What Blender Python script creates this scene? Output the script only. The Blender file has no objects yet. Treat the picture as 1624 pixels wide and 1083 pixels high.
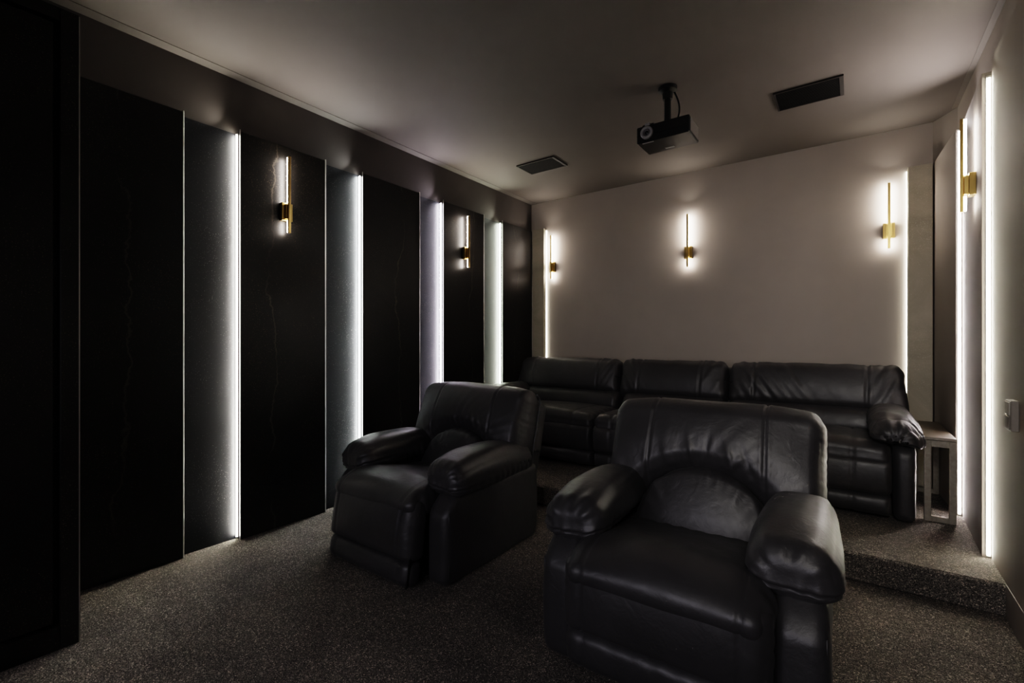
import bpy, math, random
import numpy as np
from mathutils import Vector

scene = bpy.context.scene
COL = scene.collection
PI = math.pi

# ------------------------------------------------------------------ materials
def new_mat(name):
    m = bpy.data.materials.new(name); m.use_nodes = True
    nt = m.node_tree
    return m, nt, nt.nodes['Principled BSDF']

def tex_coord(nt, scale=(1, 1, 1)):
    tc = nt.nodes.new('ShaderNodeTexCoord'); mp = nt.nodes.new('ShaderNodeMapping')
    mp.inputs['Scale'].default_value = scale
    nt.links.new(tc.outputs['Object'], mp.inputs['Vector'])
    return mp.outputs['Vector']

def noise(nt, vec, scale, detail=4, rough=.5, dist=0):
    n = nt.nodes.new('ShaderNodeTexNoise')
    n.inputs['Scale'].default_value = scale; n.inputs['Detail'].default_value = detail
    n.inputs['Roughness'].default_value = rough; n.inputs['Distortion'].default_value = dist
    nt.links.new(vec, n.inputs['Vector'])
    return n.outputs['Fac']

def ramp(nt, fac, stops):
    r = nt.nodes.new('ShaderNodeValToRGB'); cr = r.color_ramp
    while len(cr.elements) > 1: cr.elements.remove(cr.elements[-1])
    cr.elements[0].position = stops[0][0]; cr.elements[0].color = tuple(stops[0][1]) + (1,)
    for p, c in stops[1:]:
        e = cr.elements.new(p); e.color = tuple(c) + (1,)
    nt.links.new(fac, r.inputs['Fac'])
    return r.outputs['Color']

def bump(nt, bsdf, fac, strength, distance, prev=None):
    b = nt.nodes.new('ShaderNodeBump'); b.inputs['Strength'].default_value = strength
    b.inputs['Distance'].default_value = distance
    nt.links.new(fac, b.inputs['Height'])
    if prev is not None: nt.links.new(prev, b.inputs['Normal'])
    nt.links.new(b.outputs['Normal'], bsdf.inputs['Normal'])
    return b.outputs['Normal']

def math_node(nt, op, a, b=None):
    m = nt.nodes.new('ShaderNodeMath'); m.operation = op
    if hasattr(a, 'is_linked'): nt.links.new(a, m.inputs[0])
    else: m.inputs[0].default_value = a
    if b is not None:
        if hasattr(b, 'is_linked'): nt.links.new(b, m.inputs[1])
        else: m.inputs[1].default_value = b
    return m.outputs[0]

def mix_col(nt, fac, a, b, mode='MIX'):
    m = nt.nodes.new('ShaderNodeMix'); m.data_type = 'RGBA'; m.blend_type = mode
    for sock, v in ((m.inputs[0], fac), (m.inputs[6], a), (m.inputs[7], b)):
        if hasattr(v, 'is_linked'): nt.links.new(v, sock)
        else: sock.default_value = v if not isinstance(v, tuple) else (v + (1,) if len(v) == 3 else v)
    return m.outputs[2]

def mat_paint(name, col, rough=.9, mottled=.06, spec=.2):
    m, nt, b = new_mat(name)
    v = tex_coord(nt)
    f = noise(nt, v, 2.2, 5, .6)
    lo = tuple(c * (1 - mottled) for c in col); hi = tuple(c * (1 + mottled) for c in col)
    nt.links.new(ramp(nt, f, [(.3, lo), (.7, hi)]), b.inputs['Base Color'])
    b.inputs['Roughness'].default_value = rough
    b.inputs['Specular IOR Level'].default_value = spec
    bump(nt, b, noise(nt, v, 260, 3, .6), .15, .001)
    return m

def mat_marble(name, base, light, vein, speck, rough=.42, seed=0.0):
    m, nt, b = new_mat(name)
    tc = nt.nodes.new('ShaderNodeTexCoord'); mp = nt.nodes.new('ShaderNodeMapping')
    oi = nt.nodes.new('ShaderNodeObjectInfo')
    cx = nt.nodes.new('ShaderNodeCombineXYZ')
    nt.links.new(math_node(nt, 'MULTIPLY', oi.outputs['Random'], 17.0), cx.inputs[0])
    nt.links.new(math_node(nt, 'MULTIPLY', oi.outputs['Random'], 31.0), cx.inputs[1])
    nt.links.new(cx.outputs[0], mp.inputs['Location'])
    nt.links.new(tc.outputs['Object'], mp.inputs['Vector'])
    v = mp.outputs['Vector']
    cloud = noise(nt, v, 1.7, 8, .65, .6)
    c0 = ramp(nt, cloud, [(.35, base), (.72, light)])
    # specks: fine high frequency dots, denser in clouds
    sp = noise(nt, v, 190, 2, .5)
    dens = noise(nt, v, 3.2, 5, .6)
    thr = math_node(nt, 'ADD', math_node(nt, 'MULTIPLY', dens, .235), sp)
    sm = ramp(nt, thr, [(.775, (0, 0, 0)), (.84, (1, 1, 1))])
    c1 = mix_col(nt, sm, c0, speck)
    # veins: thin, mostly vertical wandering lines
    at = nt.nodes.new('ShaderNodeAttribute'); at.attribute_type = 'OBJECT'; at.attribute_name = 'vein'
    sx = nt.nodes.new('ShaderNodeSeparateXYZ'); nt.links.new(tc.outputs['Object'], sx.inputs[0])
    wob = noise(nt, v, 1.4, 6, .62, .3); wob2 = noise(nt, v, 14, 4, .6)
    yy = math_node(nt, 'ADD', sx.outputs['Y'], math_node(nt, 'MULTIPLY', math_node(nt, 'SUBTRACT', wob, .5), .32))
    yy = math_node(nt, 'ADD', yy, math_node(nt, 'MULTIPLY', math_node(nt, 'SUBTRACT', wob2, .5), .035))
    d = math_node(nt, 'ABSOLUTE', math_node(nt, 'SUBTRACT', yy, at.outputs['Fac']))
    vm = ramp(nt, d, [(0, (1, 1, 1)), (.0022, (.6, .6, .6)), (.007, (0, 0, 0))])
    br = noise(nt, v, 1.9, 3, .5)
    vm2 = math_node(nt, 'MULTIPLY', vm, ramp(nt, br, [(.44, (0, 0, 0)), (.56, (1, 1, 1))]))
    c2 = mix_col(nt, vm2, c1, vein)
    nt.links.new(c2, b.inputs['Base Color'])
    nt.links.new(ramp(nt, cloud, [(.3, (rough - .07,) * 3), (.7, (rough + .08,) * 3)]), b.inputs['Roughness'])
    b.inputs['Specular IOR Level'].default_value = .35
    bump(nt, b, noise(nt, v, 70, 4, .6), .12, .002)
    return m

def mat_leather():
    m, nt, b = new_mat('black_leather')
    v = tex_coord(nt)
    f = noise(nt, v, 5, 4, .5)
    nt.links.new(ramp(nt, f, [(.3, (.036, .0345, .037)), (.7, (.048, .0455, .049))]), b.inputs['Base Color'])
    nt.links.new(ramp(nt, noise(nt, v, 11, 4, .6), [(.3, (.40,) * 3), (.7, (.52,) * 3)]), b.inputs['Roughness'])
    b.inputs['Specular IOR Level'].default_value = .68
    b.inputs['Sheen Weight'].default_value = .04
    vo = nt.nodes.new('ShaderNodeTexVoronoi'); vo.inputs['Scale'].default_value = 330
    nt.links.new(v, vo.inputs['Vector'])
    n1 = bump(nt, b, vo.outputs['Distance'], .18, .0007)
    n2 = bump(nt, b, noise(nt, v, 16, 3, .5, 1.2), .30, .006, n1)
    bump(nt, b, noise(nt, v, 48, 2, .5, .8), .16, .0025, n2)
    return m

def mat_carpet():
    m, nt, b = new_mat('dark_carpet')
    v = tex_coord(nt)
    pile = noise(nt, v, 240, 3, .8)
    c0 = ramp(nt, pile, [(.32, (.05, .046, .046)), (.46, (.15, .14, .134)), (.56, (.36, .34, .315)), (.66, (.85, .80, .75))])
    vo = nt.nodes.new('ShaderNodeTexVoronoi'); vo.inputs['Scale'].default_value = 185
    nt.links.new(v, vo.inputs['Vector'])
    sp = nt.nodes.new('ShaderNodeSeparateColor'); nt.links.new(vo.outputs['Color'], sp.inputs[0])
    tuft = ramp(nt, sp.outputs[0], [(0, (.55, .54, .54)), (.55, (.95, .94, .93)), (.84, (1.15, 1.12, 1.08)), (.95, (2.2, 2.1, 1.98))])
    c0 = mix_col(nt, 1.0, c0, tuft, 'MULTIPLY')
    patch = noise(nt, v, 3.0, 5, .6, .7)
    c1 = mix_col(nt, .8, c0, ramp(nt, patch, [(.3, (.62, .62, .62)), (.7, (1.15, 1.12, 1.08))]), 'MULTIPLY')
    nt.links.new(c1, b.inputs['Base Color'])
    b.inputs['Roughness'].default_value = 1
    b.inputs['Specular IOR Level'].default_value = .05
    n1 = bump(nt, b, pile, .9, .012)
    bump(nt, b, noise(nt, v, 7, 4, .6), .4, .03, n1)
    return m

def mat_metal(name, col, rough=.3, metal=1.0):
    m, nt, b = new_mat(name)
    v = tex_coord(nt, (1, 1, .05))
    f = noise(nt, v, 300, 2, .5)
    nt.links.new(ramp(nt, f, [(.3, tuple(c * .9 for c in col)), (.7, col)]), b.inputs['Base Color'])
    b.inputs['Metallic'].default_value = metal
    b.inputs['Roughness'].default_value = rough
    return m

def mat_plain(name, col, rough=.5, spec=.5):
    m, nt, b = new_mat(name)
    v = tex_coord(nt)
    f = noise(nt, v, 60, 2, .5)
    nt.links.new(ramp(nt, f, [(.3, tuple(c * .92 for c in col)), (.7, col)]), b.inputs['Base Color'])
    b.inputs['Roughness'].default_value = rough
    b.inputs['Specular IOR Level'].default_value = spec
    return m

def mat_wood(name, a, c):
    m, nt, b = new_mat(name)
    v = tex_coord(nt, (1, .12, 1))
    f = noise(nt, v, 45, 5, .6, .4)
    nt.links.new(ramp(nt, f, [(.3, a), (.7, c)]), b.inputs['Base Color'])
    b.inputs['Roughness'].default_value = .45
    bump(nt, b, f, .1, .001)
    return m

def mat_emit(name, col, strength):
    m, nt, b = new_mat(name)
    b.inputs['Base Color'].default_value = (.9, .9, .88, 1)
    b.inputs['Emission Color'].default_value = col + (1,)
    b.inputs['Emission Strength'].default_value = strength
    b.inputs['Roughness'].default_value = .4
    return m

M = {}
M['ceiling'] = mat_paint('ceiling_paint', (.15, .135, .122), .8, .03, .2)
M['back'] = mat_paint('back_wall_paint', (.44, .40, .36), .85, .03)
M['upper'] = mat_paint('dark_taupe_paint', (.085, .075, .07), .7, .04, .3)
M['right'] = mat_paint('warm_grey_paint', (.29, .26, .232), .7, .05, .3)
M['trimp'] = mat_paint('trim_paint', (.17, .155, .14), .7, .02, .3)
M['trimd'] = mat_plain('bulkhead_dark', (.03, .027, .025), .8, .2)
M['marble'] = mat_marble('black_marble', (.0045, .0042, .0042), (.012, .0105, .0095), (.062, .053, .042), (.10, .08, .055))
M['niche'] = mat_marble('navy_black_marble', (.0035, .004, .0068), (.007, .008, .012), (.03, .03, .03), (.075, .072, .075), .5)
M['greystone'] = mat_marble('grey_stone', (.36, .33, .26), (.56, .51, .42), (.62, .57, .45), (.6, .56, .46), .6)
M['leather'] = mat_leather()
M['carpet'] = mat_carpet()
M['brass'] = mat_metal('brushed_brass', (.78, .56, .22), .28)
M['brassd'] = mat_metal('dark_brass', (.42, .30, .12), .35)
M['alu'] = mat_metal('aluminium_edge', (.75, .74, .72), .32)
M['alur'] = mat_metal('satin_aluminium_edge', (.92, .91, .88), .7)
M['black'] = mat_plain('black_plastic', (.012, .012, .012), .42)
M['blackm'] = mat_plain('black_mount', (.006, .006, .006), .5)
M['grille'] = mat_plain('dark_grille', (.012, .011, .011), .7, .2)
M['gframe'] = mat_plain('grille_frame', (.03, .027, .025), .6, .3)
M['lensring'] = mat_plain('lens_ring_grey', (.42, .41, .40), .35)
M['lensin'] = mat_plain('lens_barrel', (.16, .15, .15), .3)
M['glass'] = mat_plain('lens_glass', (.01, .01, .014), .05, .8)
M['vent'] = mat_plain('vent_grey', (.30, .28, .26), .6)
M['sticker'] = mat_plain('white_sticker', (.50, .49, .50), .6)
M['wood'] = mat_wood('taupe_wood', (.26, .235, .20), (.36, .33, .28))
M['tabletop'] = mat_wood('dark_table_top', (.10, .08, .062), (.16, .13, .10))
M['switch'] = mat_plain('bronze_switch', (.24, .215, .19), .4)
M['switchl'] = mat_plain('switch_rocker', (.50, .47, .42), .4)
M['under'] = mat_plain('underside_black', (.006, .006, .006), .7, .2)

# ------------------------------------------------------------------ mesh helpers
def link_mesh(name, verts, faces, mat, parent=None, smooth=False):
    me = bpy.data.meshes.new(name)
    me.from_pydata([tuple(map(float, v)) for v in verts], [], [tuple(map(int, f)) for f in faces])
    me.update()
    me.materials.append(mat)
    if smooth:
        me.polygons.foreach_set('use_smooth', [True] * len(me.polygons))
    o = bpy.data.objects.new(name, me); COL.objects.link(o)
    if parent is not None: o.parent = parent
    return o

class MB:
    """collects simple solids into one mesh"""
    def __init__(s): s.v = []; s.f = []
    def add(s, V, F):
        n = len(s.v); s.v += [tuple(p) for p in V]; s.f += [tuple(i + n for i in f) for f in F]; return s
    def box(s, x0, x1, y0, y1, z0, z1, c=0.0):
        if c <= 0:
            V = [(x, y, z) for z in (z0, z1) for y in (y0, y1) for x in (x0, x1)]
            return s.add(V, [(0, 2, 3, 1), (4, 5, 7, 6), (0, 1, 5, 4), (2, 6, 7, 3), (0, 4, 6, 2), (1, 3, 7, 5)])
        X = (x0, x1); Y = (y0, y1); Z = (z0, z1); V = []; idx = {}
        for i in (0, 1):
            for j in (0, 1):
                for k in (0, 1):
                    sx, sy, sz = 1 - 2 * i, 1 - 2 * j, 1 - 2 * k
                    for a in range(3):
                        p = [X[i] + sx * c, Y[j] + sy * c, Z[k] + sz * c]
                        p[a] = (X[i], Y[j], Z[k])[a]
                        idx[(i, j, k, a)] = len(V); V.append(tuple(p))
        F = []
        for i in (0, 1):
            F.append([idx[(i, 0, 0, 0)], idx[(i, 1, 0, 0)], idx[(i, 1, 1, 0)], idx[(i, 0, 1, 0)]])
            F.append([idx[(0, i, 0, 1)], idx[(1, i, 0, 1)], idx[(1, i, 1, 1)], idx[(0, i, 1, 1)]])
            F.append([idx[(0, 0, i, 2)], idx[(1, 0, i, 2)], idx[(1, 1, i, 2)], idx[(0, 1, i, 2)]])
            for j in (0, 1):
                F.append([idx[(i, j, 0, 0)], idx[(i, j, 1, 0)], idx[(i, j, 1, 1)], idx[(i, j, 0, 1)]])
                F.append([idx[(i, 0, j, 0)], idx[(i, 1, j, 0)], idx[(i, 1, j, 2)], idx[(i, 0, j, 2)]])
                F.append([idx[(0, i, j, 1)], idx[(1, i, j, 1)], idx[(1, i, j, 2)], idx[(0, i, j, 2)]])
                for k in (0, 1):
                    F.append([idx[(i, j, k, 0)], idx[(i, j, k, 1)], idx[(i, j, k, 2)]])
        ctr = Vector(((x0 + x1) / 2, (y0 + y1) / 2, (z0 + z1) / 2)); out = []
        for f in F:
            P = [Vector(V[q]) for q in f]
            n = (P[1] - P[0]).cross(P[2] - P[0])
            out.append(tuple(f) if n.dot(P[0] - ctr) > 0 else tuple(reversed(f)))
        return s.add(V, out)
    def prism(s, pts, z0, z1):
        n = len(pts)
        ar = sum(pts[i][0] * pts[(i + 1) % n][1] - pts[(i + 1) % n][0] * pts[i][1] for i in range(n))
        if ar < 0: pts = pts[::-1]
        V = [(x, y, z0) for x, y in pts] + [(x, y, z1) for x, y in pts]
        F = [tuple(range(n - 1, -1, -1)), tuple(range(n, 2 * n))]
        F += [(i, (i + 1) % n, n + (i + 1) % n, n + i) for i in range(n)]
        return s.add(V, F)
    def tube(s, pts, r, seg=10, cap=True):
        pts = [Vector(p) for p in pts]; n = len(pts); V = []; F = []
        up = None
        for i, p in enumerate(pts):
            t = (pts[min(i + 1, n - 1)] - pts[max(i - 1, 0)]).normalized()
            if up is None:
                up = Vector((0, 0, 1)) if abs(t.z) < .9 else Vector((1, 0, 0))
            a = t.cross(up).normalized(); b = a.cross(t).normalized(); up = b
            rr = r[i] if isinstance(r, (list, tuple)) else r
            for k in range(seg):
                an = 2 * PI * k / seg
                V.append(p + a * (rr * math.cos(an)) + b * (rr * math.sin(an)))
        for i in range(n - 1):
            for k in range(seg):
                k2 = (k + 1) % seg
                F.append((i * seg + k, i * seg + k2, (i + 1) * seg + k2, (i + 1) * seg + k))
        if cap:
            F.append(tuple(range(seg - 1, -1, -1))); F.append(tuple((n - 1) * seg + k for k in range(seg)))
        return s.add(V, F)
    def lathe_y(s, cx, cz, prof, seg=32):
        """profile of (y, r) around an axis along y"""
        V = []; F = []
        for (y, r) in prof:
            for k in range(seg):
                a = 2 * PI * k / seg
                V.append((cx + r * math.cos(a), y, cz + r * math.sin(a)))
        for i in range(len(prof) - 1):
            for k in range(seg):
                k2 = (k + 1) % seg
                F.append((i * seg + k, i * seg + k2, (i + 1) * seg + k2, (i + 1) * seg + k))
        return s.add(V, F)
    def build(s, name, mat, parent=None, smooth=False):
        return link_mesh(name, s.v, s.f, mat, parent, smooth)

def tag(o, label=None, cat=None, group=None, kind=None):
    if label: o['label'] = label
    if cat: o['category'] = cat
    if group: o['group'] = group
    if kind: o['kind'] = kind
    return o

def empty(name, loc, rz=0.0):
    o = bpy.data.objects.new(name, None); COL.objects.link(o)
    o.location = loc; o.rotation_euler = (0, 0, rz); o.empty_display_size = .1
    return o

def copy_tree(o, parent=None):
    c = o.copy(); COL.objects.link(c)
    if parent is not None: c.parent = parent
    for ch in list(o.children): copy_tree(ch, c)
    return c

# ---- soft rounded box with a deformation, dense lattice surface
def sstep(a, b, x):
    t = np.clip((x - a) / (b - a), 0, 1); return t * t * (3 - 2 * t)

def wav(P, seed, freq, n=5):
    """smooth pseudo noise, about -1..1"""
    rs = np.random.RandomState(seed); out = np.zeros(len(P))
    for i in range(n):
        d = rs.normal(size=3); d /= np.linalg.norm(d)
        out += np.sin(P @ d * freq * rs.uniform(.6, 1.7) + rs.uniform(0, 6.28))
    return out / n * 1.4

def wav1(t, seed, freq, n=5):
    rs = np.random.RandomState(seed); out = np.zeros(len(t))
    for i in range(n):
        out += np.sin(t * freq * rs.uniform(.5, 1.9) + rs.uniform(0, 6.28))
    return out / n * 1.4

def ridge(x):
    """rounded hills with sharp valleys, 0..1 -> centred"""
    return 1 - np.abs(np.sin(x)) ** .8 * -1 - 1.6

def groove(d, w=.007):
    return np.exp(-(d / w) ** 2)

def lattice(size, res):
    n = [max(4, int(round(s / res))) for s in size]
    idx = {}; pts = []; faces = []
    def vid(i, j, k):
        q = (i, j, k)
        if q not in idx:
            idx[q] = len(pts); pts.append((2 * i / n[0] - 1, 2 * j / n[1] - 1, 2 * k / n[2] - 1))
        return idx[q]
    for k in (0, n[2]):
        for i in range(n[0]):
            for j in range(n[1]):
                f = [vid(i, j, k), vid(i + 1, j, k), vid(i + 1, j + 1, k), vid(i, j + 1, k)]
                faces.append(f if k else f[::-1])
    for j in (0, n[1]):
        for i in range(n[0]):
            for k in range(n[2]):
                f = [vid(i, j, k), vid(i + 1, j, k), vid(i + 1, j, k + 1), vid(i, j, k + 1)]
                faces.append(f[::-1] if j else f)
    for i in (0, n[0]):
        for j in range(n[1]):
            for k in range(n[2]):
                f = [vid(i, j, k), vid(i, j + 1, k), vid(i, j + 1, k + 1), vid(i, j, k + 1)]
                faces.append(f if i else f[::-1])
    return np.array(pts), faces

def soft(name, x, y, z, r, fn, mat, parent=None, res=.012):
    """x,y,z = (min,max); r = radius or (rx,ry,rz); fn(P,N,U)->P"""
    lo = np.array([x[0], y[0], z[0]]); hi = np.array([x[1], y[1], z[1]])
    size = hi - lo; h = size / 2; c = (lo + hi) / 2
    U, F = lattice(size, res)
    R = np.array([r, r, r] if np.isscalar(r) else r, dtype=float); R = np.minimum(R, h * .999)
    p = U * h
    q = np.clip(p, -(h - R), h - R)
    d = (p - q) / R
    L = np.linalg.norm(d, axis=1); L[L == 0] = 1
    nrm = d / L[:, None]
    P = q + nrm * R + c
    N = nrm / R; N /= np.linalg.norm(N, axis=1)[:, None]
    if fn is not None: P = fn(P, N, U)
    return link_mesh(name, P, F, mat, parent, True)

# ------------------------------------------------------------------ camera
H = 1.25
YAW = math.atan2(540, 742)
cd = bpy.data.cameras.new('camera'); cam = bpy.data.objects.new('camera', cd); COL.objects.link(cam)
cam.location = (0, 0, H); cam.rotation_euler = (PI / 2, 0, YAW)
cd.sensor_width = 36; cd.lens = 742 / 1624 * 36; cd.clip_start = .02
scene.camera = cam

# ------------------------------------------------------------------ room shell
XL, XR, YB, YF, ZC = -3.17, .605, 4.76, -1.6, 2.917
PLAT, PY = .15, 3.02
NICHE_X, PANEL_X, PTOP = -3.165, -3.12, 2.575

def struct(o): o['kind'] = 'structure'; return o

struct(MB().box(XL - .1, XR + .1, YF - .1, YB + .1, -.1, 0).build('floor', M['carpet']))
struct(MB().box(XL - .1, XR + .1, YF - .1, YB + .1, ZC, ZC + .1).build('ceiling', M['ceiling']))
struct(MB().box(XL - .1, XL, YF - .1, YB + .1, 0, ZC).build('wall_left', M['upper']))
w = MB().box(XR, XR + .1, YF - .1, YB + .1, 0, ZC)
w.prism([(.494, YB), (XR, 4.56), (XR, YB)], PLAT + .001, ZC)
struct(w.build('wall_right', M['right']))
struct(MB().box(XL, XR, YB, YB + .1, 0, ZC).build('wall_back', M['back']))
struct(MB().box(XL, XR, YF - .1, YF, 0, ZC).build('wall_front', M['upper']))
# flat perimeter strip on the ceiling, left and right
struct(MB().box(XL, -3.09, YF, YB, ZC - .003, ZC).build('trim_1', M['trimp']))
struct(MB().box(.575, XR, YF, 4.56, ZC - .003, ZC).build('trim_2', M['trimp']))
# raised carpeted platform under the sofa
plat = MB()
plat.box(XL + .052, XR - .001, PY, YB - .001, 0.0005, PLAT, .012)
o = plat.build('carpeted_platform', M['carpet'])
tag(o, 'low carpeted step under the long sofa, same dark grey carpet as the floor', 'platform')

# ------------------------------------------------------------------ left wall panels
ys = [(.30, 1.066), (1.378, 1.966), (2.29, 2.888), (3.19, 3.787), (4.114, 4.70)]
plabels = ['wide black marble wall panel beside the tall cabinet, left of the first light strip',
           'black marble wall panel holding the larger brass sconce',
           'black marble wall panel without a sconce, between the two sconce panels',
           'black marble wall panel holding the smaller brass sconce',
           'last black marble wall panel, meeting the back corner']
for (a, b), lb, vn in zip(ys, plabels, (.10, -.10, .08, .12, -.05)):
    p = empty('wall_panel', ((PANEL_X + XL) / 2, (a + b) / 2, 0))
    tag(p, lb, 'wall panel', 'raised black marble panels on the left wall')
    ox, oy = p.location.x, p.location.y
    z0 = 0.0 if b < PY else 0.0
    hw = (b - a) / 2
    MB().box(XL + .001 - ox, PANEL_X - ox, -hw, hw, z0 + .001, PTOP, .0015).build('slab', M['marble'], p)['vein'] = vn
    MB().box(PANEL_X - ox - .030, PANEL_X - ox - .001, hw + .0002, hw + .0022, z0 + .002, PTOP).tube([(PANEL_X - ox - .0012, hw + .0008, z0 + .002), (PANEL_X - ox - .0012, hw + .0008, PTOP + .006)], .0042, 12).build('metal_edge', M['alur'], p, True)
    if a > .5:
        MB().box(PANEL_X - ox - .008, PANEL_X - ox + .0012, -hw - .003, -hw + .001, z0 + .002, PTOP + .012).build('metal_edge', M['alu'], p)

niches = [(1.066, 1.378), (1.966, 2.29), (2.888, 3.19), (3.787, 4.114)]
nlab = ['recessed dark panel left of the first light strip from the cabinet', 'recessed dark panel behind the near-left armchair arm',
        'recessed dark panel left of the violet-white light strip', 'recessed dark panel nearest the back corner']
slab_ = ['neutral white light strip nearest the tall cabinet, floor to panel top', 'cool white light strip rising behind the armchair armrest',
         'violet-white light strip on the left wall, third from the cabinet', 'greenish-white light strip nearest the back corner of the left wall']
SE = 6.0
scols = [((1.0, .95, .84), 1.0), ((.93, .97, .95), .95), ((.93, .86, 1.0), 1.05), ((.96, 1.0, .84), .9)]
def strip_lamp(parent, loc, rot, w_, h_, col, power, spread):
    ld = bpy.data.lights.new('strip_lamp', 'AREA'); ld.shape = 'RECTANGLE'
    ld.size = w_; ld.size_y = h_; ld.energy = power; ld.color = col; ld.spread = math.radians(spread)
    lo = bpy.data.objects.new('strip_lamp', ld); COL.objects.link(lo); lo.parent = parent
    lo.location = loc; lo.rotation_euler = rot
    return lo
def led_strip(x0, x1, y, z0, z1, col, st, label, group, power=5.2, spread=180, lip=.006, side=1, leak=.52):
    t = empty('light_strip', ((x0 + x1) / 2, y, z0)); tag(t, label, 'light strip', group)
    hw = abs(x1 - x0) / 2
    MB().box(-hw - .003, hw + .003, -.0035, 0, 0, z1 - z0).build('channel', M['alu'], t)
    d = MB().box(-hw, hw, -.0075, -.0036, .006, z1 - z0 - .012)
    a, b = sorted((side * (hw + .0005), side * (hw + .0035)))
    if lip is not None: d.box(a, b, -.0085 - lip, -.0036, .006, z1 - z0 - .012)
    d.build('diffuser', mat_emit('strip_glow', col, st), t)
    if leak:
        q = Vector((side * .42, -.50, .34)).to_track_quat('-Z', 'Y').to_euler()
        strip_lamp(t, (side * .035, -.03, z1 - z0 + .004), q, .02, .03, col, leak, 140)
    strip_lamp(t, (0, -.0085, (z1 - z0) / 2), (PI / 2, 0, 0), hw * 2, z1 - z0 - .02, col, power, spread)
    return t
for (a, b), nl, sl, (c, k) in zip(niches, nlab, slab_, scols):
    p = MB().box(XL + .0005, NICHE_X, a, b, .001, PTOP - .01).build('recessed_panel', M['niche'])
    tag(p, nl, 'wall panel', 'recessed dark panels on the left wall')
    led_strip(-3.158, -3.143, b - .0035, .012, PTOP - .008, c, SE * k, sl, 'light strips on the left wall')

# tall cabinet at the left edge
cab = empty('tall_cabinet', (-2.9, -.4, 0))
tag(cab, 'tall black marble cabinet with inset door at the left edge of the photo', 'cabinet')
def cb(mb, name, mat): return mb.build(name, mat, cab)
CX, CY = -2.9, -.4
def lx(x): return x - CX
def ly(y): return y - CY
m = MB().box(lx(XL + .002), lx(-2.66), ly(-1.5), ly(.500), .001, 2.60)
cb(m, 'carcass', M['marble'])
m = MB().box(lx(-2.66), lx(-2.60), ly(.457), ly(.514), .001, 2.605, .0015)
cb(m, 'stile', M['marble'])
m = MB().box(lx(-2.66), lx(-2.60), ly(-1.5), ly(.456), .001, .096, .0015)
cb(m, 'bottom_rail', M['marble'])
m = MB().box(lx(-2.66), lx(-2.60), ly(-1.5), ly(.456), 2.552, 2.605, .0015)
cb(m, 'top_rail', M['marble'])
m = MB().box(lx(-2.658), lx(-2.612), ly(-1.49), ly(.438), .108, 2.540, .0015)
cb(m, 'door', M['marble'])['vein'] = .3
m = MB().box(lx(-2.604), lx(-2.598), ly(.5125), ly(.5165), .002, 2.60)
cb(m, 'metal_edge', M['alu'])
# dark bulkhead above the cabinet
struct(MB().box(XL + .001, -2.70, -1.5, .45, 2.61, 2.63).build('trim_3', M['trimd']))

# ------------------------------------------------------------------ right wall panels
def rpanel(pts, z0, z1, label, extra=None):
    mb = MB().prism(pts, z0, z1)
    if extra: mb.prism(extra, .001, z0)
    p = mb.build('wall_panel', M['right'])
    return tag(p, label, 'wall panel', 'warm grey panels on the right wall')
rpanel([(.530, 4.05), (.494, 4.752), (.604, 4.56), (.604, 4.05)], PLAT + .001, 2.595, 'warm grey wall panel in the back corner behind the side table')
rpanel([(.535, 3.35), (.560, 4.035), (.604, 4.035), (.604, 3.35)], PLAT + .001, 2.62, 'warm grey wall panel with a sconce, between the two right light strips')
rpanel([(.560, 2.625), (.568, 3.331), (.604, 3.331), (.604, 2.625)], PLAT + .001, 2.68, 'warm grey wall panel carrying the wall switch',
       [(.560, 2.625), (.560, 3.018), (.604, 3.018), (.604, 2.625)])
rpanel([(.560, .2), (.560, 2.615), (.604, 2.615), (.604, .2)], .001, 2.68, 'warm grey wall panel at the right edge of the photo')
led_strip(.552, .565, 3.3495, PLAT + .006, 2.60, (1.0, .95, .80), SE * .95, 'tall bright yellowish-white light strip beside the wall switch', 'light strips on the right wall', lip=None, side=-1, leak=.12, power=3.2)
led_strip(.539, .551, 4.0495, PLAT + .006, 2.588, (1.0, .92, .92), SE * .9, 'pinkish-white light strip behind the side table', 'light strips on the right wall', lip=None, side=-1, power=4.5, leak=.9)

# wall switch
sw = empty('wall_switch', (.563, 2.865, .935)); tag(sw, 'boxy bronze wall switch on the right wall panel', 'switch')
MB().box(-.026, .0, -.045, .045, -.065, .065, .003).build('housing', M['switch'], sw)
MB().box(-.030, -.0255, -.038, .038, .003, .058, .002).build('rocker', M['switchl'], sw)
MB().box(-.030, -.0255, -.038, .038, -.058, -.003, .002).build('rocker', M['switch'], sw)

# ------------------------------------------------------------------ back wall end slabs with strips
for (a, b, lb, xs, sl) in ((-3.115, -2.955, 'narrow grey stone slab in the left back corner behind the sofa', -2.9545, 'vertical light strip on the inner edge of the left corner slab'),
                           (.345, .487, 'narrow grey stone slab in the right back corner above the side table', .3445, 'vertical light strip on the inner edge of the right corner slab')):
    p = MB().box(a, b, 4.70, YB - .001, PLAT + .001, 2.59, .002).build('stone_slab', M['greystone'])
    tag(p, lb, 'stone panel')
    s = 1 if a < -2 else -1
    t = empty('light_strip', (xs, 4.738, PLAT + .01)); tag(t, sl, 'light strip', 'light strips on the back wall slabs')
    x0, x1 = sorted((0, s * .003)); MB().box(x0, x1, -.004, .0205, 0, 2.42).build('channel', M['alu'], t)
    x0, x1 = sorted((s * .0031, s * .0062)); MB().box(x0, x1, .008, .019, .01, 2.41).build('diffuser', mat_emit('slab_strip_glow', (1.0, .94, .80), 6.0), t)

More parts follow.
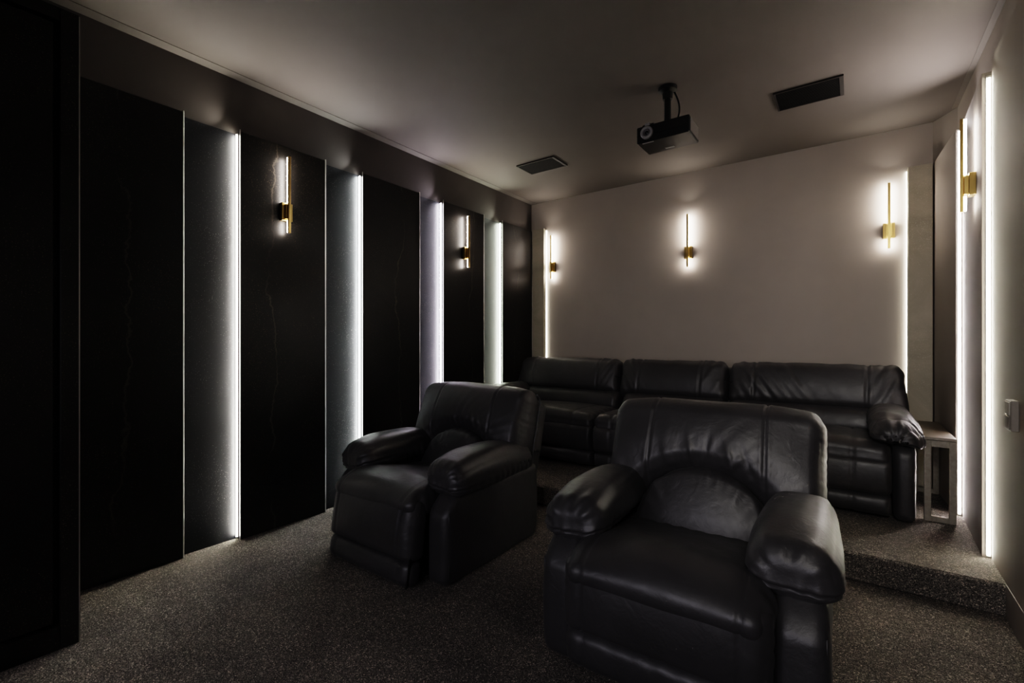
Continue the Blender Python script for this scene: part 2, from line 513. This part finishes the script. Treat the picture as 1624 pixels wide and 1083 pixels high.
# ------------------------------------------------------------------ sconces
def make_sconce():
    """mounted on a wall whose surface is local y=0 and which faces local -y; origin at bracket centre"""
    t = empty('wall_sconce', (0, 0, 0))
    MB().box(-.037, .037, -.030, -.0005, -.06, .06, .002).build('backplate', M['brassd'], t)
    MB().box(-.0085, .0085, -.062, -.047, -.145, .370, .002).build('bar', M['brass'], t)
    d = MB().box(-.0075, .0075, -.0468, -.036, -.140, -.0605).box(-.0075, .0075, -.0468, -.036, .0605, .365)
    d.build('diffuser', mat_emit('sconce_glow', (1.0, .90, .82), 30.0), t)
    MB().box(-.018, .018, -.047, -.0295, -.05, .05, .001).build('bracket', M['brass'], t)
    q = Vector((0, -.55, .60)).to_track_quat('-Z', 'Y').to_euler()
    strip_lamp(t, (0, -.05, .376), q, .012, .012, (1.0, .90, .80), .45, 130)
    return t
sc0 = make_sconce()
ZB = 2.125
spots = [((PANEL_X, 1.665, ZB), PI / 2, 'largest brass bar sconce, on the second black marble panel'),
         ((PANEL_X, 3.49, ZB), PI / 2, 'smaller brass bar sconce on the left wall, beside the violet-white strip'),
         ((-2.862, YB, ZB), 0, 'brass bar sconce on the back wall beside the left corner slab'),
         ((-1.305, YB, ZB), 0, 'brass bar sconce alone in the middle of the back wall'),
         ((.232, YB, ZB), 0, 'brass bar sconce on the back wall beside the right corner slab'),
         ((.5435, 3.56, ZB - .015), -PI / 2, 'brass bar sconce on the right wall between the two light strips')]
for i, (l, rz, lb) in enumerate(spots):
    s = sc0 if i == 0 else copy_tree(sc0)
    s.location = l; s.rotation_euler.z = rz
    tag(s, lb, 'wall lamp', 'brass bar wall sconces')

# ------------------------------------------------------------------ ceiling grilles
for (x0, x1, y0, y1, lb) in ((-.432, -.045, 3.57, 3.855, 'dark rectangular ceiling grille right of the projector'),
                             (-2.575, -2.17, 3.61, 3.87, 'dark rectangular ceiling grille left of the projector')):
    cx, cy = (x0 + x1) / 2, (y0 + y1) / 2
    t = empty('ceiling_grille', (cx, cy, ZC)); tag(t, lb, 'grille', 'ceiling grilles')
    hx, hy = (x1 - x0) / 2, (y1 - y0) / 2
    f = MB()
    f.box(-hx, hx, -hy, -hy + .010, -.012, -.0005).box(-hx, hx, hy - .010, hy, -.012, -.0005)
    f.box(-hx, -hx + .010, -hy + .010, hy - .010, -.012, -.0005).box(hx - .022, hx, -hy + .010, hy - .010, -.012, -.0005)
    f.build('frame', M['gframe'], t)
    g = MB(); g.box(-hx + .011, hx - .023, -hy + .011, hy - .011, -.004, -.0006)
    n = 22
    for i in range(n):
        y = -hy + .016 + (2 * hy - .032) * i / (n - 1)
        g.box(-hx + .011, hx - .023, y - .0025, y + .0025, -.0085, -.0041)
    g.build('grille_face', M['grille'], t)

# ------------------------------------------------------------------ projector
pr = empty('projector', (-.983, 3.09, 2.55))
tag(pr, 'black ceiling projector with round grey lens hanging from a short pole', 'projector')
body = MB().box(-.168, .168, -.11, .11, 0, .108, .006); body.build('body', M['black'], pr)
MB().box(-.166, .166, -.112, -.1095, .044, .047).build('front_seam', M['blackm'], pr)
lens = MB().lathe_y(-.098, .056, [(-.1095, .040), (-.120, .041), (-.128, .039), (-.129, .026), (-.118, .024)], 40)
lens.build('lens_ring', M['lensring'], pr, True)
MB().lathe_y(-.098, .056, [(-.118, .024), (-.124, .022), (-.124, .015), (-.115, .012)], 32).build('lens_barrel', M['lensin'], pr, True)
MB().lathe_y(-.098, .056, [(-.115, .013), (-.119, .009), (-.121, .0001)], 24).build('lens_glass', M['glass'], pr, True)
sh = MB()
sh.prism([(-.135, -.09), (-.062, -.09), (-.070, -.03), (-.125, -.03)], .1075, .122)
sh.build('lens_cover', M['blackm'], pr)
MB().box(-.118, -.085, -.100, -.080, .1085, .128, .003).build('focus_lever', M['lensring'], pr)
v = MB()
v.box(.1682, .1705, -.085, .088, .012, .096)
for i in range(14):
    y = -.080 + .0125 * i
    v.box(.1705, .1722, y, y + .004, .014, .094)
v.build('side_vent', M['vent'], pr)
MB().box(-.135, -.060, -.100, -.088, -.0012, -.0001).build('sticker', M['sticker'], pr)
MB().box(-.035, .025, .055, .075, -.0012, -.0001).build('sticker', M['sticker'], pr)
mt = MB().box(-.05, .05, -.04, .04, .1082, .118, .002)
mt.tube([(0, 0, .118), (0, 0, .30)], .021, 20)
mt.build('mount_pole', M['blackm'], pr)
MB().tube([(0, 0, .290), (0, 0, .330), (0, 0, .345), (0, 0, .3665)], [.030, .034, .058, .060], 28).build('ceiling_plate', M['blackm'], pr)
for k, (ax, ay) in enumerate(((-.09, .05), (.09, .05), (-.05, -.06), (.06, -.06))):
    MB().tube([(ax * .35, ay * .35, .125), (ax * .7, ay * .7, .121), (ax, ay, .108)], .006, 8).build('mount_arm', M['blackm'], pr)
cab_pts = []
for i in range(15):
    t = i / 14
    cab_pts.append((.035 + .030 * math.sin(PI * t), .02 + .02 * math.sin(PI * t), .108 + t * .235))
MB().tube(cab_pts, .0055, 8).build('cable', M['blackm'], pr, True)

# ------------------------------------------------------------------ leather parts
L = M['leather']
def seam_tube(name, pts, parent, r=.0035):
    return MB().tube(pts, r, 6).build(name, L, parent, True)

LEAN = math.radians(16)
def lean(P, py=.60, pz=.42, ang=LEAN):
    """x,w(y),v(z) -> leaned coordinates"""
    w_ = P[:, 1]; v_ = P[:, 2]
    Q = P.copy()
    Q[:, 1] = py + v_ * math.sin(ang) + w_ * math.cos(ang)
    Q[:, 2] = pz + v_ * math.cos(ang) - w_ * math.sin(ang)
    return Q

def make_recliner(opened, seed):
    t = empty('recliner_armchair', (0, 0, 0))
    # under frame
    MB().box(-.32, .32, .06, .80, .02, .30, .01).build('under_frame', M['under'], t)
    # arm bases
    for s in (-1, 1):
        def f_arm(P, N, U, s=s):
            P = P.copy()
            fr = sstep(.22, 0.0, P[:, 1]); top = sstep(.10, .47, P[:, 2])
            P[:, 2] -= .085 * fr ** 1.5 * top * sstep(.16, -.02, P[:, 1])
            P[:, 1] += .012 * sstep(.2, .45, P[:, 2]) * sstep(.2, 0, P[:, 1])
            # gentle belly of the side panel
            side = np.clip(N[:, 0] * s, 0, 1)
            P[:, 0] += s * side * .010 * np.sin(np.clip((P[:, 2] - .03) / .42, 0, 1) * PI)
            P += N * (.0022 * wav(P, seed + 3, 22))[:, None]
            g = groove(P[:, 1] - .052, .006) * np.clip(np.abs(N[:, 0]), 0, 1) * (N[:, 0] * s > .4)
            P -= N * (.004 * g)[:, None]
            return P
        a, b = sorted((s * .338, s * .478))
        soft('arm_base', (a, b), (0, .86), (.004, .475), (.038, .05, .045), f_arm, L, t, .014)
    # arm pads
    for s in (-1, 1):
        def f_pad(P, N, U, s=s):
            P = P.copy(); q0 = P.copy()
            yy = (P[:, 1] - .03) / .77           # 0 front .. 1 rear
            # plump in the middle, taper to the rear, front end droops
            P[:, 2] += .018 * np.sin(np.clip(yy, 0, 1) * PI) * (U[:, 2] > 0) * (1 - U[:, 0] ** 2)
            P[:, 2] -= .030 * sstep(.30, 0, yy) * sstep(-1, 1, U[:, 2]) * .9
            P[:, 2] -= .020 * sstep(.35, 0, yy) * (1 - U[:, 0] ** 2) * (U[:, 2] < 0)
            P[:, 2] -= .03 * sstep(.6, 1, yy) * (U[:, 2] > 0)
            sc = 1 - .10 * sstep(.55, 1, yy) + .05 * np.sin(np.clip(yy * 1.6, 0, 1) * PI)
            P[:, 0] = s * .385 + (P[:, 0] - s * .385) * sc
            # outward overhang sag
            P[:, 2] -= .020 * np.clip(U[:, 0] * s, 0, 1) ** 2
            # gathers radiating from the front seam and the outer lower edge
            ang = np.arctan2(q0[:, 2] - .50, q0[:, 0] - s * .385)
            pl = wav1(ang, seed + 11 + s, 9) + .5 * wav1(ang + 2 * q0[:, 1], seed + 12, 17)
            fade = np.exp(-((q0[:, 1] - .045) / .075) ** 2)
            rd = np.hypot(q0[:, 2] - .53, q0[:, 0] - s * .385)
            P += N * (.0065 * pl * fade * sstep(.04, .10, rd))[:, None]
            edge = np.exp(-((q0[:, 2] - .50) / .035) ** 2)
            P += N * (.004 * wav1(q0[:, 1] + .4 * q0[:, 2], seed + 13, 70) * edge)[:, None]
            P += N * (.004 * wav(q0, seed + 14, 14))[:, None]
            # seam round the front end cap and the lower edge
            zs = .512 + .012 * wav1(q0[:, 0] * 1.0, seed + 15, 14)
            g = groove(q0[:, 2] - zs, .006) * (N[:, 2] < .6) * sstep(.5, .1, yy)
            P -= N * (.0065 * g)[:, None]
            P += N * (.0025 * groove(np.abs(q0[:, 2] - zs) - .013, .007) * sstep(.5, .1, yy))[:, None]
            # vertical tucks running into the front seam
            tk = wav1(q0[:, 0], seed + 16, 95) * np.exp(-(np.abs(q0[:, 2] - zs) / .038) ** 2) * np.clip(-N[:, 1], 0, 1)
            P += N * (.0055 * tk)[:, None]
            return P
        a, b = sorted((s * .255, s * .515))
        soft('arm_pad', (a, b), (.055, .80), (.452, .636), (.075, .070, .080), f_pad, L, t, .0085)
    # seat
    def f_seat(P, N, U):
        P = P.copy(); q = P.copy()
        top = (U[:, 2] > 0)
        P[:, 2] += .030 * (1 - U[:, 0] ** 2) * np.clip(N[:, 2], 0, 1) * sstep(.66, .25, q[:, 1])
        P[:, 2] -= .03 * sstep(.12, -.10, q[:, 1]) * np.clip(N[:, 2], 0, 1)
        P[:, 2] -= .065 * sstep(.02, .50, q[:, 1]) * (U[:, 2] > -.5)
        for sx in (-.262, .262):
            P -= N * (.0055 * groove(q[:, 0] - sx, .0065) * (N[:, 1] < .2))[:, None]
            P += N * (.0018 * groove(np.abs(q[:, 0] - sx) - .014, .006))[:, None]
        # side gathers
        ed = np.exp(-((.345 - np.abs(q[:, 0])) / .05) ** 2)
        P += N * (.006 * wav1(q[:, 1] * 1.0 + .35 * np.abs(q[:, 0]), seed + 21, 62) * ed)[:, None]
        P += N * (.0028 * wav(q, seed + 22, 13))[:, None]
        rr = np.exp(-((q[:, 1] - .50) / .10) ** 2)
        P += N * (.003 * wav1(q[:, 0] + .3 * q[:, 1], seed + 23, 55) * rr)[:, None]
        return P
    soft('seat_cushion', (-.345, .345), (-.10, .68), (.33, .49), (.06, .105, .078), f_seat, L, t, .0105)
    # footrest: upper and lower panel share a hinge empty-free rotation
    def tilt(P):
        if not opened: return P
        a = math.radians(9); py, pz = -.088, .44
        y = P[:, 1] - py; z = P[:, 2] - pz; Q = P.copy()
        Q[:, 1] = py + y * math.cos(a) + z * math.sin(a) * 1.0
        Q[:, 2] = pz + z * math.cos(a) - y * math.sin(a)
        return Q
    drop = .045 if opened else 0.0
    def f_foot(P, N, U):
        P = P.copy(); q = P.copy()
        P[:, 1] -= .020 * np.clip(-N[:, 1], 0, 1) * (1 - U[:, 2] ** 2) * (1 - U[:, 0] ** 4)
        for sx in (-.262, .262):
            P -= N * (.0055 * groove(q[:, 0] - sx, .0065) * (N[:, 1] < 0))[:, None]
            P += N * (.0018 * groove(np.abs(q[:, 0] - sx) - .014, .006))[:, None]
        ed = np.exp(-((.345 - np.abs(q[:, 0])) / .045) ** 2)
        P += N * (.004 * wav1(q[:, 2] + .5 * np.abs(q[:, 0]), seed + 31, 75) * ed)[:, None]
        P += N * (.0024 * wav(q, seed + 32, 16))[:, None]
        return tilt(P)
    soft('footrest_panel', (-.345, .345), (-.080, .05), (.185 - drop, .448), (.055, .055, .028), f_foot, L, t, .0105)
    def f_low(P, N, U):
        P = P.copy(); q = P.copy()
        P[:, 1] -= .010 * np.clip(-N[:, 1], 0, 1) * (1 - U[:, 2] ** 2)
        for sx in (-.262, .262):
            P -= N * (.005 * groove(q[:, 0] - sx, .0065) * (N[:, 1] < 0))[:, None]
        ed = np.exp(-((q[:, 2] - (.185 - drop)) / .03) ** 2)
        P += N * (.002 * wav1(q[:, 0], seed + 33, 60) * ed)[:, None]
        P += N * (.002 * wav(q, seed + 34, 16))[:, None]
        return tilt(P)
    soft('lower_panel', (-.343, .343), (-.064, .04), (.045 if not opened else .012, .195 - drop), (.055, .045, .04), f_low, L, t, .011)
    if opened:
        bl = MB()
        bl.add([(.325, -.055, .42), (.335, -.055, .42), (.335, -.125, .02), (.325, -.125, .02),
                (.325, -.03, .42), (.335, -.03, .42), (.335, -.115, .03), (.325, -.115, .03)],
               [(0, 1, 2, 3), (7, 6, 5, 4), (0, 4, 5, 1), (3, 2, 6, 7), (0, 3, 7, 4), (1, 5, 6, 2)])
        bl.build('footrest_bracket', M['blackm'], t)
    # back: shell, head cushion, lumbar pillow
    def f_shell(P, N, U):
        P = P.copy()
        P += N * (.002 * wav(P, seed + 41, 16))[:, None]
        P[:, 2] -= .02 * U[:, 0] ** 2 * (U[:, 2] > 0)
        P[:, 1] += .01 * (1 - U[:, 0] ** 2) * (U[:, 1] > 0)
        return lean(P)
    soft('back_shell', (-.462, .462), (.165, .285), (-.13, .520), (.03, .04, .045), f_shell, L, t, .016)
    EA, EB = .318, .262
    def f_head(P, N, U):
        P = P.copy(); q = P.copy(); x = q[:, 0]; v_ = q[:, 2]
        front = np.clip(-N[:, 1], 0, 1)
        e = np.sqrt((x / EA) ** 2 + (np.clip(v_, 0, None) / EB) ** 2)
        # overall puff
        P[:, 1] -= front * .035 * (1 - np.abs(U[:, 0]) ** 3) * (1 - np.clip(U[:, 2], -1, 1) ** 2 * .6)
        # pillow roll above the arch, crease at the arch
        P[:, 1] -= front * .030 * sstep(1.0, 1.28, e) * sstep(2.4, 1.5, e)
        P[:, 1] += front * (.13 * sstep(1.02, .80, e) + .016 * groove(e - 1.0, .05))
        # top edge thins out, corners dropped
        P[:, 2] -= .030 * np.abs(U[:, 0]) ** 4 * sstep(0, 1, U[:, 2])
        P[:, 2] += .004 * wav1(x, seed + 52, 16) * sstep(.3, 1, U[:, 2])
        # gathers radiating from the arch
        th = np.arctan2(np.clip(v_, 0, None) / EB, x / EA)
        ga = wav1(th, seed + 53, 15) + .6 * wav1(th + .25 * e, seed + 54, 33)
        ga = np.where(ga > 0, ga, ga * .5)
        mod = .55 + .45 * wav1(th, seed + 55, 4)
        P += N * (.017 * ga * mod * sstep(.98, 1.08, e) * np.exp(-np.clip(e - 1.06, 0, None) / .33) * front)[:, None]
        # long soft folds crossing the centre
        for (x0, dx, v0, w_, am) in ((-.06, .10, .30, .012, .007), (.02, -.05, .31, .010, -.007), (.10, .12, .28, .012, .008), (.16, .17, .27, .011, -.006)):
            dd = (x - x0) - dx * (.36 - v_) * 2.2
            P += N * (am * np.exp(-(dd / w_) ** 2) * np.exp(-((v_ - v0) / .075) ** 2) * front)[:, None]
        # vertical seams
        for sx in (-.245, .245):
            cx = sx + .02 * np.sign(sx) * (.5 - v_)
            P -= N * (.007 * groove(x - cx, .0065) * sstep(.12, .2, v_) * (N[:, 1] < .35))[:, None]
            P += N * (.002 * groove(np.abs(x - cx) - .013, .006) * sstep(.12, .2, v_))[:, None]
        # gathers at the outer side edge
        ed = np.exp(-((.468 - np.abs(x)) / .035) ** 2)
        P += N * (.0018 * wav1(v_ + .6 * np.abs(x), seed + 56, 110) * ed)[:, None]
        P += N * (.0035 * wav(q, seed + 57, 13))[:, None]
        return lean(P)
    soft('back_cushion', (-.468, .468), (-.005, .205), (-.02, .580), (.06, .085, .085), f_head, L, t, .0078)
    def f_lum(P, N, U):
        P = P.copy()
        a = P[:, 0] / .315; b = np.clip((P[:, 2] + .10) / .362, 0, 1)
        P[:, 0] = .315 * a * np.sqrt(1 - .5 * b * b)
        P[:, 2] = -.10 + .362 * b * np.sqrt(np.clip(1 - .5 * a * a, 0, 1)) * 1.0
        P[:, 1] -= .050 * (1 - np.clip(a * a, 0, 1)) * np.clip(1 - (b - .30) ** 2 * 2.0, 0, 1) * np.clip(-N[:, 1], 0, 1)
        P += N * (.003 * wav(P, seed + 61, 14))[:, None]
        ed = np.clip(a * a + b * b, 0, 2)
        th = np.arctan2(b, a)
        P += N * (.0035 * wav1(th, seed + 62, 22) * sstep(.5, 1.0, ed))[:, None]
        return lean(P)
    soft('lumbar_pillow', (-.315, .315), (-.050, .14), (-.10, .262), (.05, .07, .04), f_lum, L, t, .0095)
    # side piping of the back cushion
    for s in (-1, 1):
        pts = np.array([(s * .4665, .168, v_) for v_ in np.linspace(.0, .49, 20)] + [(s * .455, .168, .52), (s * .43, .168, .545)])
        pts[:, 1] += .003 * wav1(pts[:, 2], seed + 70, 60)
        seam_tube('piping', lean(pts), t, .006)
        yy = np.linspace(.03, .40, 12)
        seam_tube('piping', [(s * .476, .030 + .0 * k, .05 + k) for k in np.linspace(0, .33, 8)], t, .0035)
    return t

chA = make_recliner(True, 100)
chA.location = (-2.12, 1.69, 0); chA.rotation_euler.z = math.radians(0)
tag(chA, 'black leather recliner armchair on the left with its footrest slightly open', 'armchair', 'two black leather recliner armchairs')
chB = make_recliner(False, 200)
chB.location = (-.535, 1.60, 0); chB.rotation_euler.z = math.radians(1.5)
tag(chB, 'closest black leather recliner armchair in the foreground, footrest closed', 'armchair', 'two black leather recliner armchairs')

# ------------------------------------------------------------------ sofa
SX = -1.36; SY = 3.62
sofa = empty('reclining_sofa', (SX, SY, PLAT))
tag(sofa, 'long black leather three-seat reclining sofa on the platform against the back wall', 'sofa')
segs = [(-2.885, -1.80, -3.02, -1.835), (-1.79, -.865, -1.835, -.86), (-.855, .195, -.855, .305)]
MB().box(-2.85 - SX, .17 - SX, .08, .95, .02, .22, .01).build('under_frame', M['under'], sofa)
SL = math.radians(15)
for i, (a, b, ha, hb) in enumerate(segs):
    a -= SX; b -= SX; ha -= SX; hb -= SX
    w = b - a; mid = (a + b) / 2; sd = 300 + 40 * i
    e1 = a + (.20 if i != 1 else .17); e2 = b - (.20 if i != 1 else .17)
    off = .0 if i != 1 else -.01
    def f_s(P, N, U, sd=sd, e1=e1, e2=e2):
        P = P.copy(); q = P.copy()
        P[:, 2] += .028 * (1 - U[:, 0] ** 2) * np.clip(N[:, 2], 0, 1) * sstep(.9, .2, q[:, 1])
        for sx in (e1, e2):
            P -= N * (.008 * groove(q[:, 0] - sx, .010) * (N[:, 1] < .3))[:, None]
        P -= N * (.006 * groove(q[:, 2] - .405, .009) * (N[:, 1] < -.3))[:, None]
        ed = np.exp(-(np.minimum(q[:, 0] - q[:, 0].min(), q[:, 0].max() - q[:, 0]) / .06) ** 2)
        P += N * (.007 * wav1(q[:, 1] + q[:, 2], sd, 45) * ed)[:, None]
        P += N * (.004 * wav(q, sd + 1, 12))[:, None]
        return P
    soft('seat_cushion', (a, b), (off, .72), (.30, .475), (.05, .09, .08), f_s, L, sofa, .014)
    def f_f(P, N, U, sd=sd, e1=e1, e2=e2):
        P = P.copy(); q = P.copy()
        P[:, 1] -= .020 * np.clip(-N[:, 1], 0, 1) * (1 - U[:, 2] ** 2)
        for sx in (e1, e2):
            P -= N * (.007 * groove(q[:, 0] - sx, .010) * (N[:, 1] < .3))[:, None]
        P += N * (.004 * wav1(q[:, 0] + .5 * q[:, 2], sd + 2, 30) * np.abs(U[:, 2]) ** 3)[:, None]
        P += N * (.003 * wav(q, sd + 3, 13))[:, None]
        return P
    soft('footrest_panel', (a, b), (off - .002, .14), (.155, .39), (.03, .05, .04), f_f, L, sofa, .014)
    soft('lower_panel', (a + .004, b - .004), (off + .02, .14), (.03, .168), (.025, .045, .035), f_f, L, sofa, .014)
    # lumbar cushion
    def slean(P): return lean(P, .60, .43, SL)
    def f_l(P, N, U, sd=sd):
        P = P.copy(); q = P.copy()
        P[:, 1] -= .03 * np.clip(-N[:, 1], 0, 1) * (1 - U[:, 2] ** 2)
        P += N * (.004 * wav(q, sd + 5, 14))[:, None]
        ed = np.exp(-(np.minimum(q[:, 0] - q[:, 0].min(), q[:, 0].max() - q[:, 0]) / .08) ** 2)
        P += N * (.007 * wav1(q[:, 2] + .3 * q[:, 0], sd + 6, 50) * ed)[:, None]
        return slean(P)
    soft('lumbar_cushion', (a + .01, b - .01), (-.04, .16), (-.03, .21), (.05, .08, .075), f_l, L, sofa, .014)
    def f_h(P, N, U, sd=sd, ha=ha, hb=hb, i=i):
        P = P.copy(); q = P.copy(); x = q[:, 0]; v_ = q[:, 2]
        front = np.clip(-N[:, 1], 0, 1)
        P[:, 1] -= .035 * front * (1 - U[:, 2] ** 2) * (1 - U[:, 0] ** 6)
        P[:, 2] += (.005 * wav1(x, sd + 7, 18)) * sstep(0, .8, U[:, 2])
        P[:, 2] -= .016 * np.abs(U[:, 0]) ** 6 * (U[:, 2] > 0)
        # bottom wraps down over the arm on the outer ends
        if i == 0: P[:, 2] -= .09 * sstep(.85, 1.0, -U[:, 0]) * sstep(0, -1, U[:, 2]); P[:, 0] -= .05 * sstep(.7, 1, -U[:, 0]) * sstep(.6, -1, U[:, 2])
        if i == 2: P[:, 2] -= .11 * sstep(.6, .95, U[:, 0]) * sstep(.2, -1, U[:, 2]); P[:, 0] += .03 * sstep(.7, 1, U[:, 0]) * sstep(.6, -1, U[:, 2])
        for sx in (ha + .20, hb - .22):
            P -= N * (.008 * groove(x - sx - .03 * (v_ - .3), .009) * (N[:, 1] < .4))[:, None]
            P += N * (.0025 * groove(np.abs(x - sx - .03 * (v_ - .3)) - .018, .008))[:, None]
        # gathers fanning from the joins at the top corners
        for (cx, sg) in ((ha, 1), (hb, -1)):
            dx = (x - cx) * sg
            fan = (x - cx) * 1.0 + sg * .55 * (v_ - .2)
            am = np.exp(-(dx / .16) ** 2)
            P += N * (.009 * wav1(fan, sd + 8 + sg, 60) * am * np.clip(1.25 - np.abs(U[:, 0]) ** 8, .25, 1))[:, None]
        big = np.exp(-(((x - ha) / (hb - ha) - .25) / .2) ** 2) * (i == 2)
        P += N * (.007 * wav1(x + .7 * v_, sd + 10, 48) * big * front)[:, None]
        P += N * (.005 * wav(q, sd + 11, 12))[:, None]
        return slean(P)
    soft('head_cushion', (ha + .003, hb - .003), (-.02, .17), (.155, .53), (.05, .085, .075), f_h, L, sofa, .0115)
def f_bs(P, N, U):
    P = P.copy()
    P += N * (.003 * wav(P, 501, 12))[:, None]
    return lean(P, .60, .43, SL)
soft('back_shell', (-3.0 - SX, .285 - SX), (.13, .24), (-.36, .50), (.03, .04, .045), f_bs, L, sofa, .03)
for s, (a, b), (pa, pb), sd in ((-1, (-3.03, -2.89), (-3.085, -2.82), 600), (1, (.20, .31), (.085, .345), 640)):
    a -= SX; b -= SX; pa -= SX; pb -= SX
    def f_ab(P, N, U, s=s, sd=sd):
        P = P.copy()
        P[:, 2] -= .05 * sstep(.2, 0, P[:, 1]) ** 2 * sstep(.2, .5, P[:, 2])
        P[:, 1] -= .012 * np.clip(-N[:, 1], 0, 1) * np.sin(np.clip((P[:, 2]) / .45, 0, 1) * PI)
        P += N * (.003 * wav(P, sd, 18))[:, None]
        return P
    soft('arm_base', (a, b), (.02, .88), (.012, .50), (.035, .05, .05), f_ab, L, sofa, .016)
    pm = (pa + pb) / 2
    def f_ap(P, N, U, s=s, sd=sd, pm=pm):
        P = P.copy(); q = P.copy()
        yy = (P[:, 1] + .03) / .7
        P[:, 2] += .012 * (1 - U[:, 0] ** 2) * (U[:, 2] > 0)
        P[:, 2] -= .050 * sstep(.35, 0, yy) * (U[:, 2] > -.2)
        P[:, 2] -= .035 * np.clip(U[:, 0] * s, 0, 1) ** 2
        ang = np.arctan2(q[:, 2] - .54, q[:, 0] - pm)
        P += N * (.007 * wav1(ang, sd + 2, 8) * np.exp(-((q[:, 1] + .02) / .09) ** 2))[:, None]
        P += N * (.0035 * wav1(q[:, 1] + .5 * q[:, 0], sd + 3, 38))[:, None]
        P -= N * (.007 * groove(q[:, 1] - .01 - .3 * (q[:, 2] - .5), .008))[:, None]
        P += N * (.004 * wav(q, sd + 4, 14))[:, None]
        return P
    soft('arm_pad', (pa, pb), (-.03, .66), (.475, .655), (.09, .09, .078), f_ap, L, sofa, .0105)

# ------------------------------------------------------------------ side table
tb = empty('side_table', (.425, 4.25, PLAT))
tag(tb, 'taupe wooden frame side table with dark top between sofa and right wall', 'table')
TX0, TX1, TY0, TY1 = -.068, .078, -.43, .30
MB().box(TX0, TX1, TY0, TY1, .497, .517, .002).build('table_top', M['tabletop'], tb)
MB().box(TX0, TX1, TY0 - .006, TY0 - .0005, .500, .517, .001).build('edge_strip', M['wood'], tb)
for x in (TX0, TX1 - .032):
    for y in (TY0, TY1 - .032):
        MB().box(x, x + .032, y, y + .032, .001, .496, .001).build('leg', M['wood'], tb)
for y in (TY0 + .001, TY1 - .031):
    MB().box(TX0 + .0325, TX1 - .0325, y, y + .03, .458, .4965).build('apron', M['wood'], tb)
    MB().box(TX0 + .0325, TX1 - .0325, y, y + .03, .002, .034).build('bottom_rail', M['wood'], tb)
for x in (TX0 + .001, TX1 - .031):
    MB().box(x, x + .03, TY0 + .0325, TY1 - .0325, .458, .4965).build('apron', M['wood'], tb)

# ------------------------------------------------------------------ light and look
wd = bpy.data.worlds.new('world'); scene.world = wd; wd.use_nodes = True
wd.node_tree.nodes['Background'].inputs['Color'].default_value = (.01, .01, .011, 1)
wd.node_tree.nodes['Background'].inputs['Strength'].default_value = .3

# added soft fill light in the unseen front of the room, for front faces
ld = bpy.data.lights.new('front_fill', 'AREA'); ld.shape = 'RECTANGLE'; ld.size = 2.4; ld.size_y = 1.3
ld.energy = 5.0; ld.color = (.93, .90, 1.0); ld.spread = math.radians(115)
lo = bpy.data.objects.new('front_fill', ld); COL.objects.link(lo)
lo.location = (-.75, -1.5, 1.25); lo.rotation_euler = (PI / 2 - .22, 0, 0)

# added narrow fill lamp behind the camera, aimed at the sofa's right end
ld = bpy.data.lights.new('sofa_fill', 'AREA'); ld.shape = 'RECTANGLE'; ld.size = .5; ld.size_y = .5
ld.energy = 1.3; ld.color = (1.0, .95, .88); ld.spread = math.radians(55)
lo = bpy.data.objects.new('sofa_fill', ld); COL.objects.link(lo)
lo.location = (.25, -.9, 2.35)
lo.rotation_euler = (Vector((.05, 4.1, .75)) - lo.location).to_track_quat('-Z', 'Y').to_euler()

vs = scene.view_settings
vs.view_transform = 'Filmic'; vs.look = 'High Contrast'; vs.exposure = 1.2
scene.cycles.use_denoising = True
scene.cycles.max_bounces = 8
scene.cycles.diffuse_bounces = 6
